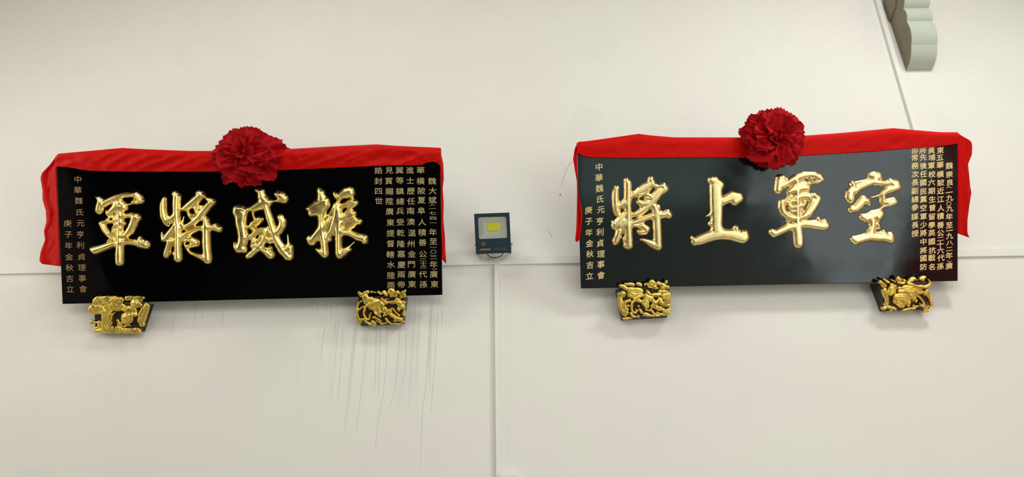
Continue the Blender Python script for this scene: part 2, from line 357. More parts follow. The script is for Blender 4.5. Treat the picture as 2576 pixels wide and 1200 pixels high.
CHARS = {
 'jun1': (200, 450, '''208,232,6 250,245,26 275,290,46 262,350,52 255,395,52 254,415,36|320,315,45 400,268,40 480,235,42 560,205,33 650,205,33 705,205,38|
 720,200,36 765,240,44 778,275,44 730,300,26 690,290,30 660,315,13 612,325,6|345,405,14 365,440,30 420,400,48 480,360,72 560,360,48 590,370,28|455,305,24 520,290,34 565,330,40|
 515,300,35 525,450,40 525,600,35 520,700,35 515,830,48 510,950,58 512,1045,57|352,510,10 400,478,14 450,470,26 500,470,35 580,468,28 650,458,32|280,560,28 318,545,26 400,545,20 460,515,26 510,500,30|
 292,570,38 325,640,42 375,700,38 460,700,35 540,718,30|425,630,14 460,580,28 540,550,34 565,560,26|430,645,12 480,640,25 530,620,25|
 670,455,32 720,480,50 740,490,44|705,500,54 685,570,56 645,650,54 600,700,40 545,718,24|175,890,40 205,900,54 270,880,50 350,850,47 430,820,42 520,808,38 620,795,40 700,800,44 770,825,48 840,830,58|765,745,26 775,780,40|360,782,8 405,745,14 480,738,22'''),
 'jiang1': (380, 450, '''172,258,32 160,320,46 158,400,48 170,480,52 198,540,46 210,570,32|215,530,44 270,505,46 320,460,44|305,190,40 330,225,54 325,320,52 325,420,48 335,520,42 345,620,45 345,720,45 342,850,50 345,930,50 345,1000,57|300,940,26|
 318,560,28 290,630,45 240,700,55 200,745,48 165,760,36 148,715,20 138,672,8|250,780,45 225,860,42 205,930,48 196,960,40|600,182,38 640,205,48 580,260,55 500,325,52 440,370,42 410,385,25|
 715,255,26 780,290,42 725,340,50 670,410,48 620,480,45 530,555,40 450,605,38 415,620,24|478,435,22 510,475,36 590,460,34 640,440,30|558,360,18 565,390,24 620,385,34 640,350,20|590,330,12 620,365,22|416,475,3 404,535,11 392,580,18|
 660,505,34 700,520,42 700,600,55 700,700,55 702,850,56 712,960,58 720,1025,52|712,1010,50 640,985,42 560,955,24 500,930,20 450,870,12 425,820,11 428,782,16 462,760,20|475,765,28 520,770,42 570,800,50 578,815,42|480,845,26 530,835,30|
 400,735,38 450,695,38 520,660,36 600,625,36 700,612,38 770,615,38 812,608,52 858,632,48'''),
 'wei1': (560, 450, '''445,145,36 490,165,48 500,230,58 540,285,62 585,300,44|530,300,58 560,380,46 580,450,46 612,550,50 636,640,52 668,740,52 710,820,55 760,900,60 820,970,60 848,985,50|855,860,40 862,930,36|820,880,48 832,800,16 819,700,3|
 540,290,58 470,335,60 390,375,48 335,385,32|180,370,38 250,378,44 290,400,30|205,415,80 235,450,85 232,550,72 252,650,68 262,740,68 255,800,68 230,865,65 260,880,55|150,805,14 170,860,34 200,890,45|
 690,190,42 740,220,64 780,250,52 786,275,40 720,272,34 645,283,12 600,280,20|730,480,40 760,540,50 750,600,52 710,660,50 660,710,40|385,440,13 400,490,16|460,500,26 490,515,32 440,545,44 390,570,44 355,600,30 372,625,24|
 560,620,18 500,640,34 440,655,36 395,700,38 345,735,34 300,745,30|545,650,36 542,720,36 515,790,36 470,850,42 420,900,40 350,960,44 322,975,36|385,790,24 372,850,24 430,860,34 500,880,40 560,920,50 608,960,56|600,880,36|
 488,720,28 455,780,22|400,760,24 400,800,26|600,780,40 640,765,34|580,650,16 610,685,24'''),
 'zhen1': (740, 440, '''315,195,34 340,235,50 350,290,60|168,425,24 230,430,68 300,410,95 370,370,88 390,340,66 350,450,66 215,490,40|345,500,48 342,600,42 350,680,54 360,760,52 375,850,52 385,950,52 390,1000,48|388,1000,46 330,970,34 290,940,18 268,928,5|
 185,800,36 220,840,56 270,780,58 330,710,60 390,660,48 425,590,36 448,540,20|400,545,14 450,490,12 480,430,12 515,380,20|505,232,22 535,280,32 568,315,18|590,262,52 650,230,70 705,205,58 718,235,52|545,375,42 540,440,48 530,530,52 505,620,52 475,700,46 435,760,50 425,800,45 450,815,30|
 560,450,50 560,560,66 560,660,58 560,760,50 560,880,48 565,980,48 575,1015,46|572,1010,45 630,980,44 690,945,30 718,938,12|630,940,18 700,898,13 758,845,3|600,400,32 680,360,40 740,340,45 775,355,40|745,390,24 700,420,22 655,470,18|
 600,545,42 680,515,40 730,480,42 752,490,38 680,570,44 622,605,36|600,705,32 680,672,34 740,630,42 790,580,40 822,590,42|600,725,42 680,730,40 760,760,46 830,790,54 878,800,56 888,835,45'''),
 'jiang2': (1510, 420, '''205,268,36 192,320,46 188,400,46 192,480,45 205,550,48 205,582,34|210,500,45 260,480,44 310,450,48|325,172,34 345,215,50 345,300,48 345,400,50 345,500,48 350,600,45 345,700,48 350,800,52 355,900,52 360,985,54|312,915,32|320,980,34|
 320,580,33 270,640,44 220,700,50 180,740,46 158,695,22|250,740,50 310,700,60|240,800,44 220,870,44 195,930,46 190,950,36|635,160,42 650,200,48 570,255,55 500,300,52 435,345,38 402,368,26|480,360,28 540,340,24 615,282,22|
 790,245,46 815,275,46 740,315,55 690,380,56 650,430,52 600,490,48 530,550,42 460,590,38 415,602,26|665,225,30 710,245,24 750,245,24|585,350,24 630,370,30 650,400,30 575,390,20|482,442,32 520,465,44 590,450,40|
 680,500,44 702,560,54 710,650,54 715,750,54 718,850,55 722,950,52 727,1000,50|735,500,22|715,1000,48 650,970,45 590,940,30 530,915,16 508,915,8|400,708,33 480,680,36 560,650,36 640,620,38 720,600,40 800,600,44 840,582,48 860,605,46|
 400,735,22 480,740,24 530,740,38 580,785,45 572,810,38 500,820,36 480,808,22'''),
 'shang2': (1700, 420, '''445,170,46 500,180,56 550,220,60|505,250,80 505,330,80 508,420,82 510,520,80 512,620,76 512,720,72 515,800,75|384,622,3 432,600,16|432,715,28|590,430,55 650,400,60 720,368,72 780,370,62 805,395,46 740,430,55|
 202,890,20 240,940,50 300,920,62 400,880,66 500,850,68 600,845,66 700,850,70 780,870,75 840,885,75 862,885,60|755,770,38 760,800,40|860,840,50|560,780,40'''),
 'jun2': (1900, 410, '''300,188,44 345,190,42|300,240,54 290,300,52 285,340,50|350,230,40|340,285,45 420,235,40 500,188,45 600,155,44 690,148,38 750,155,42 800,180,50 832,205,36 790,235,30 735,245,20|690,195,26 700,235,18|580,215,14 640,245,12 690,262,12|
 415,370,33 460,340,46 530,300,66 610,300,58 658,320,40|518,235,38|520,230,35 525,350,45 520,450,40 520,550,38 520,650,42 525,750,50 530,850,64 540,950,66 542,1008,64|430,400,16 390,450,13 350,490,20|450,455,22 520,430,40 600,412,45 680,420,40|
 330,505,44 330,560,48 352,620,46 405,670,42 460,692,34 540,692,34|400,500,28 460,478,28 520,480,30|440,562,24 520,550,30 590,530,34 615,500,28|450,612,16 520,610,28 580,592,20|740,410,36 780,450,50 745,500,62 712,560,58 665,630,52 605,675,40 560,692,26|680,450,34|
 205,870,38 238,890,46 300,860,48 400,815,46 500,790,45 600,765,48 700,770,52 780,780,58 860,790,58 880,790,52|790,710,30 800,740,35|400,735,11 440,708,14 480,700,20|870,745,36'''),
 'kong2': (2100, 410, '''442,160,36 490,150,44 540,160,46|500,200,52|550,180,38|250,250,13 350,225,9 410,200,14|215,260,32 228,310,48 192,370,58 185,430,62 190,460,46|250,345,46 320,300,40 400,265,40 480,235,42 520,240,50 600,255,38 660,260,36|
 700,240,44 760,270,64 785,300,48 720,320,50 660,340,44 600,380,33 555,405,14 500,425,9 460,433,5|600,380,30 598,440,40 592,490,36 660,490,48 730,470,46 752,490,40 680,522,36 610,545,18 565,575,16|
 208,585,46 260,570,48 310,520,54 355,460,56 400,480,42 425,510,28|350,680,46 390,690,60 470,660,64 540,640,58 572,640,48 540,690,44|470,730,50 470,790,48 450,850,55 440,900,60|520,765,38 542,795,34|
 230,960,40 270,970,58 350,945,55 440,920,60 540,925,64 620,930,60 690,950,58 700,970,46|610,870,28 622,895,35|700,905,38'''),
}

# ------------------------------------------------------------------ lettering
VF = bpy.data.fonts[0] if bpy.data.fonts else None
_glyph = {}
def glyph(ch):
    if ch in _glyph: return _glyph[ch]
    cu = bpy.data.curves.new('g', 'FONT'); cu.body = ch; cu.size = 1.0; cu.resolution_u = 2
    cu.bevel_depth = GOFF; cu.bevel_resolution = 0; cu.extrude = .004
    o = bpy.data.objects.new('g', cu); COL.objects.link(o)
    dg = bpy.context.evaluated_depsgraph_get(); dg.update()
    me = o.evaluated_get(dg).to_mesh()
    v = np.array([tuple(p.co) for p in me.vertices]).reshape(-1, 3); f = [tuple(p.vertices) for p in me.polygons]
    o.evaluated_get(dg).to_mesh_clear(); bpy.data.objects.remove(o); bpy.data.curves.remove(cu)
    if len(v):
        lo, hi = v.min(0), v.max(0); v = v - np.array(((lo[0] + hi[0]) / 2, (lo[1] + hi[1]) / 2, 0))
        ext = hi[:2] - lo[:2]
    else: v = np.zeros((0, 3)); ext = np.ones(2)
    _glyph[ch] = (v, f, ext); return _glyph[ch]
GOFF = 0.0
SPECIAL = {'（': 'paren_open', '）': 'paren_close'}
def column(fr, items, wpx, hpx, m, parent, skew=0.0, lift=.0012, squash=None, name='small_character'):
    """items: (character, centre x, centre y) in photo pixels; every character is a part of its own"""
    for ch, cx, cy in items:
        if ch in SPECIAL:
            sgn = -1 if ch == '（' else 1
            pts = []
            for k in range(9):
                a = (k / 8 - .5) * 2
                pts.append((cx + a * wpx * .36, cy + sgn * (1 - a * a) * 3.4))
            P = [(x, y - .7) for x, y in pts] + [(x, y + .7) for x, y in pts]
            L_ = fr.loc(*np.array(P).T, lift)
            mesh_obj(name, L_, [(k, k + 9, k + 10, k + 1) for k in range(8)], m, parent)
            continue
        v, f, ext = glyph(ch)
        sx, sy = wpx / .92, hpx / .92
        if ch in '二三八四七' and squash: sy *= squash
        if ch == '〇': sx *= .7; sy *= .8
        x = cx + v[:, 0] * sx; y = cy - v[:, 1] * sy - skew * v[:, 0] * sx
        mesh_obj(name, fr.loc(x, y, lift + np.maximum(v[:, 2], 0) * .02), f, m, parent)
def col_items(s, pts): return [(c, x, y) for c, (x, y) in zip(s, pts)]

# ------------------------------------------------------------------ plaques
ALPHA = R(29.2)
def plaque(name, corners, bottom_px, label, chars, goldm, boardm, cat='plaque'):
    o0 = wallpt(np.array(float(bottom_px[0])), np.array(float(bottom_px[1])), y=-.115)
    fr = Frame(o0, ALPHA)
    root = fr.empty(name); tag(root, label, cat, 'inscribed name boards on the wall')
    c = np.array(corners, float)
    front = fr.loc(c[:, 0], c[:, 1], 0.0)
    back = front.copy(); back[:, 1] = .042
    bm_obj('board', prism_bm([tuple(p) for p in front], [tuple(p) for p in back], .0035), boardm, root)
    for k in chars:
        ox, oy, s = CHARS[k]
        right = k[-1] == '2'
        st = [[(x, y, r + (5 if right else 3)) for x, y, r in q_] for q_ in S(s)]
        relief('carved_character', fr, st, 5.0, ox, oy, (225, 240), goldm, root, Rr=8.0 if right else 11.0, H=.021 if right else .034, mixp=.35 if right else .6, kk=1.8)
    return fr, root
frL, plL = plaque('wooden_plaque', [(140.7, 392), (1107, 379), (1112.5, 742), (157, 765)], (635, 753.5),
    'black lacquered plaque with wide gold 軍將威振 characters, left of the floodlight', ['jun1', 'jiang1', 'wei1', 'zhen1'], M['gold'], M['board'])
frR, plR = plaque('wooden_plaque', [(1452, 365), (2409.5, 343), (2409.5, 707), (1461.5, 726)], (1935, 716.5),
    'dusty black plaque with gold 將上軍空 characters, right of the floodlight', ['jiang2', 'shang2', 'jun2', 'kong2'], M['gold2'], M['board2'])

GOFF = 0.002
cw, chh = 19.5, 17.0
A = lambda s, xs, ys: [(c, x, y) for c, x, y in zip(s, xs, ys)]
column(frL, A('中華魏氏元亨利貞理事會', [196, 195.7, 198, 201, 203, 202, 202, 205, 206, 207, 209], [451, 478, 505, 534, 562, 590, 617, 646, 673, 700, 727]), cw, chh, M['ink1b'], plL, squash=.9)
column(frL, A('庚子年金秋吉立', [170, 172, 172.6, 174, 175, 175.4, 176.5], [562, 590, 618, 646, 673.6, 701, 727]), cw, chh, M['ink1b'], plL)
GOFF = 0.007; _glyph.clear()
LC = [
 ('魏大斌（一七四一年至一八二二年）廣東', [1087, 1088.5, 1088, 1087.5, 1087.5, 1088, 1089.5, 1090, 1089, 1090, 1090, 1090.5, 1090, 1091, 1091, 1093, 1091, 1093], [455.5, 480, 503.5, 518, 525, 536, 549, 560.5, 584, 607.5, 622, 631, 640, 648.5, 665, 675, 690, 715]),
 ('華橫陂夏阜人積善公二十三代孫', [1058, 1058, 1060.5, 1060.5, 1060, 1062, 1062, 1063, 1064, 1064, 1065, 1065, 1064, 1065], [428, 455.5, 480, 504, 530, 559, 585, 610, 639, 653.5, 662.5, 671, 690, 715.5]),
 ('進士歷任南澳温州金門廣東', [1031, 1032, 1033.5, 1034, 1033, 1033.5, 1036, 1033.5, 1036, 1035, 1036, 1036.5], [428, 454, 481, 506, 530.5, 558, 586, 613.5, 639, 665, 690, 715]),
 ('翼等鎮總兵受乾隆嘉慶兩帝', [1005, 1005.5, 1006, 1007, 1006.5, 1007, 1008, 1009, 1009, 1010, 1009.5, 1009.5], [428.5, 454, 481, 506.5, 531, 559, 586, 613.5, 639, 666, 691, 716]),
 ('見賞賜陞廣東提督轄水陸两', [979, 978, 979.5, 980, 980, 982, 982.5, 982.5, 982, 983.5, 984, 983.5], [428.5, 455, 482, 506.5, 532, 560, 587, 613, 640, 666, 693, 718]),
 ('誥封四世', [952, 952, 952, 953], [428.5, 455.5, 481, 505])]
for s, xs, ys in LC:
    small = [(c, x, y) for c, x, y in zip(s, xs, ys) if (c in '（）一七八二三十' or (c == '四' and x > 1080))]
    big = [(c, x, y) for c, x, y in zip(s, xs, ys) if not (c in '（）一七八二三十' or (c == '四' and x > 1080))]
    column(frL, big, cw, chh, M['ink1'], plL)
    if small:
        column(frL, small, 17.5, 8.5, M['ink1'], plL)
GOFF = 0.014; _glyph.clear()
cw2, ch2 = 17.0, 16.0
column(frR, A('中華魏氏元亨利貞理事會', [1507, 1506.7, 1508, 1510, 1511.6, 1509, 1509, 1510, 1511.6, 1511.6, 1512], [420, 447, 474, 501, 528, 556.5, 584, 611.7, 639, 665, 692.5]), 18.5, 18, M['ink2'], plR, skew=.14)
column(frR, A('庚子年金秋吉立', [1480.5, 1481.4, 1481.4, 1483, 1484, 1484, 1483], [529, 557, 585, 612, 639, 667, 694]), 18, 17.5, M['ink2'], plR, skew=.14)
GOFF = 0.022; _glyph.clear()
RCs = [
 ('魏崇良（一九〇九年至一九八二年）廣', [2388, 2388, 2390, 2388, 2388, 2389, 2387, 2389, 2388, 2388, 2388.5, 2389, 2389, 2388, 2387.5, 2388, 2387.5], [417, 438.5, 459, 473.5, 484, 498, 513, 525, 545, 566.5, 580, 593.5, 611.5, 626.5, 643, 655, 669]),
 ('東五華橫陂近江人積善公二十六代孫', [2365.5, 2364.5, 2365, 2365.5, 2367, 2366, 2366, 2367, 2366, 2366, 2366, 2366, 2365.5, 2366, 2367, 2365.5], [378, 396.5, 415, 438.5, 459.5, 480.5, 501.5, 524, 544, 566, 586, 601, 615, 631, 649, 670]),
 ('黃埔軍校六期生曾留學英國抗戰名', [2343, 2344, 2343, 2344.5, 2343.5, 2343.5, 2345, 2345.5, 2344, 2344, 2344, 2344, 2345, 2344, 2344], [378, 396, 417, 438.5, 459, 480.5, 501.5, 522.5, 545, 566.5, 586, 608, 630, 649, 671.5]),
 ('將先後任國民黨空軍少將中將國防', [2321.5, 2322.5, 2323, 2323, 2322.5, 2323, 2323, 2323, 2323, 2323, 2323, 2323, 2323, 2323, 2323], [378, 396, 417, 438, 459.5, 482, 501.5, 522.5, 545, 566, 586, 608, 630, 650, 671.5]),
 ('部常務次長副總參謀長授', [2301.5, 2301, 2302, 2302, 2302, 2301, 2302, 2302, 2301.5, 2302, 2302], [378, 396.5, 417, 438.5, 459.5, 480.5, 501.5, 522, 545, 566.5, 587.5])]
for s, xs, ys in RCs:
    column(frR, A(s, xs, ys), cw2, ch2, M['ink2'], plR, skew=.14, squash=.75)

# ------------------------------------------------------------------ red cloths
def interp(poly, t):
    p = np.array(poly, float); return np.interp(t, p[:, 0], p[:, 1])
def cloth_sheet(fr, rows):
    """rows: list of rows, each list of (px,py,off)"""
    a = np.array(rows, float)
    return fr.loc(a[..., 0], a[..., 1], a[..., 2])
def add_grid(V, Fc, G):
    n0 = len(V); r, c = G.shape[:2]; V += [tuple(p) for p in G.reshape(-1, 3)]
    for i in range(r - 1):
        for j in range(c - 1):
            k = n0 + i * c + j; Fc.append((k, k + 1, k + c + 1, k + c))
def nz(x, y, z=0): return noise.noise(Vector((x, y, z)))
def strip(fr, upper, lower, top, folds, seed):
    x0, x1 = upper[0][0], upper[-1][0]; n = int((x1 - x0) / 4)
    rows = []
    xs = np.linspace(x0, x1, n)
    U = interp(upper, xs); Lo = interp(lower, xs)
    T = interp(top, xs)
    rows.append([(x, t + 10, -.046) for x, t in zip(xs, T)])
    rows.append([(x, u + 4, -.040) for x, u in zip(xs, U)])
    rows.append([(x, u + .5, -.028) for x, u in zip(xs, U)])
    rows.append([(x, u - .2, -.014) for x, u in zip(xs, U)])
    K = 24
    for k in range(K + 1):
        f = k / K; row = []
        for x, u, l in zip(xs, U, Lo):
            y = u + 1.0 + (l - u - 1.0) * f
            env = math.sin(math.pi * min(1, f * 1.05)) ** .6 if f < .95 else .35
            w_ = folds[0] * (.55 - 2.2 * abs(nz((x * folds[1] + y * folds[2]) * .017, (y - x * .25) * .01, seed))) + .35 * folds[0] * nz(x * .05, y * .06, seed + 5)
            off = .004 + .012 * math.sin(math.pi * min(.5, f * 1.6)) + w_ * env * (0.4 + f * .6) + (.0 if f < .93 else .0)
            row.append((x, y + (.8 * nz(x * .15, seed) if k == K else 0), max(off, .0035)))
        rows.append(row)
    return cloth_sheet(fr, rows)
def tail(fr, outer, inner, offo, offi, seed, amp=.012, tuck=None):
    """outer / inner: (y, x) polylines down the tail"""
    y0 = max(outer[0][0], inner[0][0]) if False else None
    n = 70; rows = []
    ot = np.array(outer, float); it = np.array(inner, float)
    for i in range(n + 1):
        f = i / n
        yo = ot[0, 0] + (ot[-1, 0] - ot[0, 0]) * f; yi = it[0, 0] + (it[-1, 0] - it[0, 0]) * f
        xo = np.interp(yo, ot[:, 0], ot[:, 1]); xi = np.interp(yi, it[:, 0], it[:, 1])
        row = []
        K = 14
        for k in range(K + 1):
            g = k / K; x = xo + (xi - xo) * g; y = yo + (yi - yo) * g
            off = offo + (offi - offo) * g
            fold = amp * (math.sin(g * 7.5 + 1.6 * nz(f * 3, seed) * 2 + f * 1.5) * .6 + nz(g * 3, f * 4, seed) * .9 + .5 * nz(g * 5 + f * 6, f * 9, seed + 3))
            e = 1 if not tuck else (1 - g ** 3)
            row.append((x, y, off + fold * e * math.sin(math.pi * min(.9, g + .1)) ** .3))
        if tuck: row.append((xi + tuck, yi, offi - .012))
        rows.append(row)
    return cloth_sheet(fr, rows)
def cloth(fr, grids, label, m):
    V, Fc = [], []
    for G in grids: add_grid(V, Fc, G)
    e = fr.empty('tmp')
    o = mesh_obj('red_cloth', V, Fc, m, None, True)
    o.location = fr.o; o.rotation_euler = (fr.a, 0, 0); bpy.data.objects.remove(e)
    md = o.modifiers.new('thickness', 'SOLIDIFY'); md.thickness = .0016; md.offset = 0
    tag(o, label, 'cloth', 'red satin cloths draped over the plaques')
    return o
upL = [(138.5, 396), (145, 388), (152, 386.5), (306.7, 372.5), (363, 375.6), (476, 380), (542, 380), (640, 379), (710, 376), (830, 369), (947, 363.4), (995, 367), (1060, 370), (1094, 371.5), (1106.5, 372), (1110, 374)]
loL = [(138.5, 428), (142, 419.5), (145, 419), (173.5, 421), (200, 426), (221.6, 429.4), (261, 431), (335, 432), (556, 432), (686, 429), (785, 425), (890, 420), (980, 416.5), (1040, 415.8), (1063, 415), (1068, 411.5), (1078, 408.5), (1090, 406.6), (1098, 409), (1106.5, 416), (1110, 424)]
topL = [(140, 388), (1108, 376)]
cloth(frL, [strip(frL, upL, loL, topL, (.017, 1.0, 1.9), 1.0),
            tail(frL, [(388, 145), (400, 136), (415, 125), (435, 105.5), (448, 102), (479, 107), (502, 107), (530, 115.4), (558, 117), (581, 110.6), (603.6, 113.4), (632, 102.7), (655, 99), (663, 104), (664, 106)],
                 [(386, 150), (419, 141.8), (670, 152.6)], -.050, -.024, 3.0, .014, tuck=5),
            tail(frL, [(372, 1106.5), (412, 1115), (451, 1116.5), (475, 1113.5), (508, 1116), (550, 1115), (595, 1119), (640, 1121), (663, 1122.5)],
                 [(371.6, 1100), (404, 1099), (430, 1106), (466, 1105), (500, 1108), (532, 1107), (601, 1111), (652, 1111.2)], -.030, -.012, 8.0, .006)],
      'red satin cloth draped over the left plaque with a broad tail at its left end', M['cloth'])
upR = [(1450.5, 361), (1455, 357.5), (1480, 355), (1537, 347), (1607, 337), (1638, 341), (1697, 346), (1857, 346), (1940, 344), (2018, 342), (2113, 335), (2246.5, 322.7), (2306, 328), (2368, 333), (2408, 333), (2412, 336)]
loR = [(1450.5, 388), (1455, 386), (1465, 391.5), (1483, 396), (1540, 397.5), (1595, 398), (1723, 397), (1878, 397), (1960, 395), (2011, 392), (2085, 388), (2198, 381), (2283, 374), (2340, 370), (2391, 364.6), (2408, 361), (2412, 364)]
topR = [(1450, 362), (2411, 340)]
cloth(frR, [strip(frR, upR, loR, topR, (.006, 1.0, 1.0), 14.0),
            tail(frR, [(357.5, 1455), (373, 1446), (400, 1441.5), (427, 1446), (453, 1451), (485, 1452), (533, 1451), (573, 1450), (605, 1447), (609, 1451)],
                 [(356, 1462), (386, 1452), (420, 1452.5), (480, 1455), (496, 1456), (512, 1461), (533, 1465), (560, 1464), (585, 1461), (603, 1458)], -.004, .008, 21.0, .006),
            tail(frR, [(333, 2406), (345, 2425), (354, 2442), (365, 2445.5), (388, 2445), (413, 2435), (442, 2438), (470, 2440.6), (484, 2443.5), (512, 2439), (555, 2433.5), (583, 2433.5), (592, 2436), (598, 2438.5)],
                 [(334, 2398), (361, 2408.5), (420, 2410.3), (587.6, 2410.3)], -.03, -.018, 25.0, .005, tuck=-4)],
      'plain red cloth draped over the right plaque with tails at both ends', M['cloth2'])

# ------------------------------------------------------------------ rosettes
def petal_mesh(seed, ruffle):
    rnd = random.Random(seed); V, Fc = [], []; nu, nv = 54, 12
    fan = rnd.uniform(.85, 1.15)
    ph = rnd.uniform(0, 6)
    for j in range(nv + 1):
        v = j / nv
        for i in range(nu + 1):
            u = i / nu * 2 - 1
            ln = (1 - .22 * abs(u) ** 2.5) * (1 + .05 * nz(u * 2.5, seed * 3.1) + (.05 * abs(math.sin(u * 24 + ph)) - .02 + .015 * rnd.uniform(-1, 1)) * (v > .85))
            r = v * ln
            ang = u * fan * (1 - .1 * v)
            x = math.sin(ang) * r; z = math.cos(ang) * r
            y = -.28 * math.sin(v * 2.0) + .40 * v ** 3 + ruffle * v ** 1.4 * (1.3 * nz(u * 1.6, v * .7, seed * 7.7) + .8 * nz(u * 3.6 + 9, v * 1.2, seed * 2.3) + .25 * math.sin(u * 9 + ph))
            V.append((x, y, z))
    for j in range(nv):
        for i in range(nu):
            k = j * (nu + 1) + i; Fc.append((k, k + 1, k + nu + 2, k + nu + 1))
    me = bpy.data.meshes.new('petal'); me.from_pydata(V, [], Fc); me.polygons.foreach_set('use_smooth', [True] * len(Fc)); me.materials.append(M['petal']); me.update()
    return me
PETALS = [petal_mesh(s, .42 + .06 * (s % 3)) for s in range(12)]
def rosette(fr, cx, cy, wx, wy, label, seed):
    rnd = random.Random(seed)
    root = fr.empty('fabric_rosette')
    c = fr.loc(np.array(float(cx)), np.array(float(cy)), .03)
    rot = Matrix.Rotation(fr.a, 3, 'X')
    root.location = Vector(fr.o) + rot @ Vector(c)
    tag(root, label, 'rosette', 'red fabric rosettes on the plaque cloths')
    px = .00262
    layers = [(9, 84, 1.0, 0.0), (8, 70, .98, .012), (7, 56, .88, .022), (6, 42, .74, .03), (5, 30, .60, .036), (3, 14, .50, .04)]
    for li, (n, tilt, ln, lift) in enumerate(layers):
        for k in range(n):
            a = (k + .5 * (li % 2) + rnd.uniform(-.3, .3)) / n * 2 * math.pi
            t = R(tilt + rnd.uniform(-14, 10))
            L = ln * rnd.uniform(.9, 1.08)
            o = bpy.data.objects.new('petal', rnd.choice(PETALS)); COL.objects.link(o); o.parent = root
            # petal local z = length, -y = toward the viewer ; tilt 90 = flat against the plaque
            m = Matrix.Rotation(a, 3, 'Y') @ Matrix.Rotation(R(90) - t, 3, 'X') @ Matrix.Rotation(rnd.uniform(-.45, .45), 3, 'Z')
            sw = .95
            sc = Matrix.Diagonal((L * 82 * px * sw * rnd.uniform(.9, 1.15), L * 82 * px * .8, L * 82 * px))
            asp = Matrix.Diagonal((wx / 82, .95, wy / 82))
            o.matrix_local = Matrix.Translation((rnd.uniform(-.012, .012), -lift - .004, rnd.uniform(-.01, .01))) @ (asp @ m @ sc).to_4x4()
    bm = bmesh.new(); bmesh.ops.create_uvsphere(bm, u_segments=16, v_segments=10, radius=.05)
    for v in bm.verts: v.co.y = v.co.y * .5
    bm_obj('knot', bm, M['petal'], root, True)
rosette(frL, 626, 391, 79, 66, 'ruffled red fabric rosette on the cloth of the left plaque', 3)
rosette(frR, 1938, 350, 79, 72, 'ruffled red fabric rosette on the cloth of the right plaque', 8)

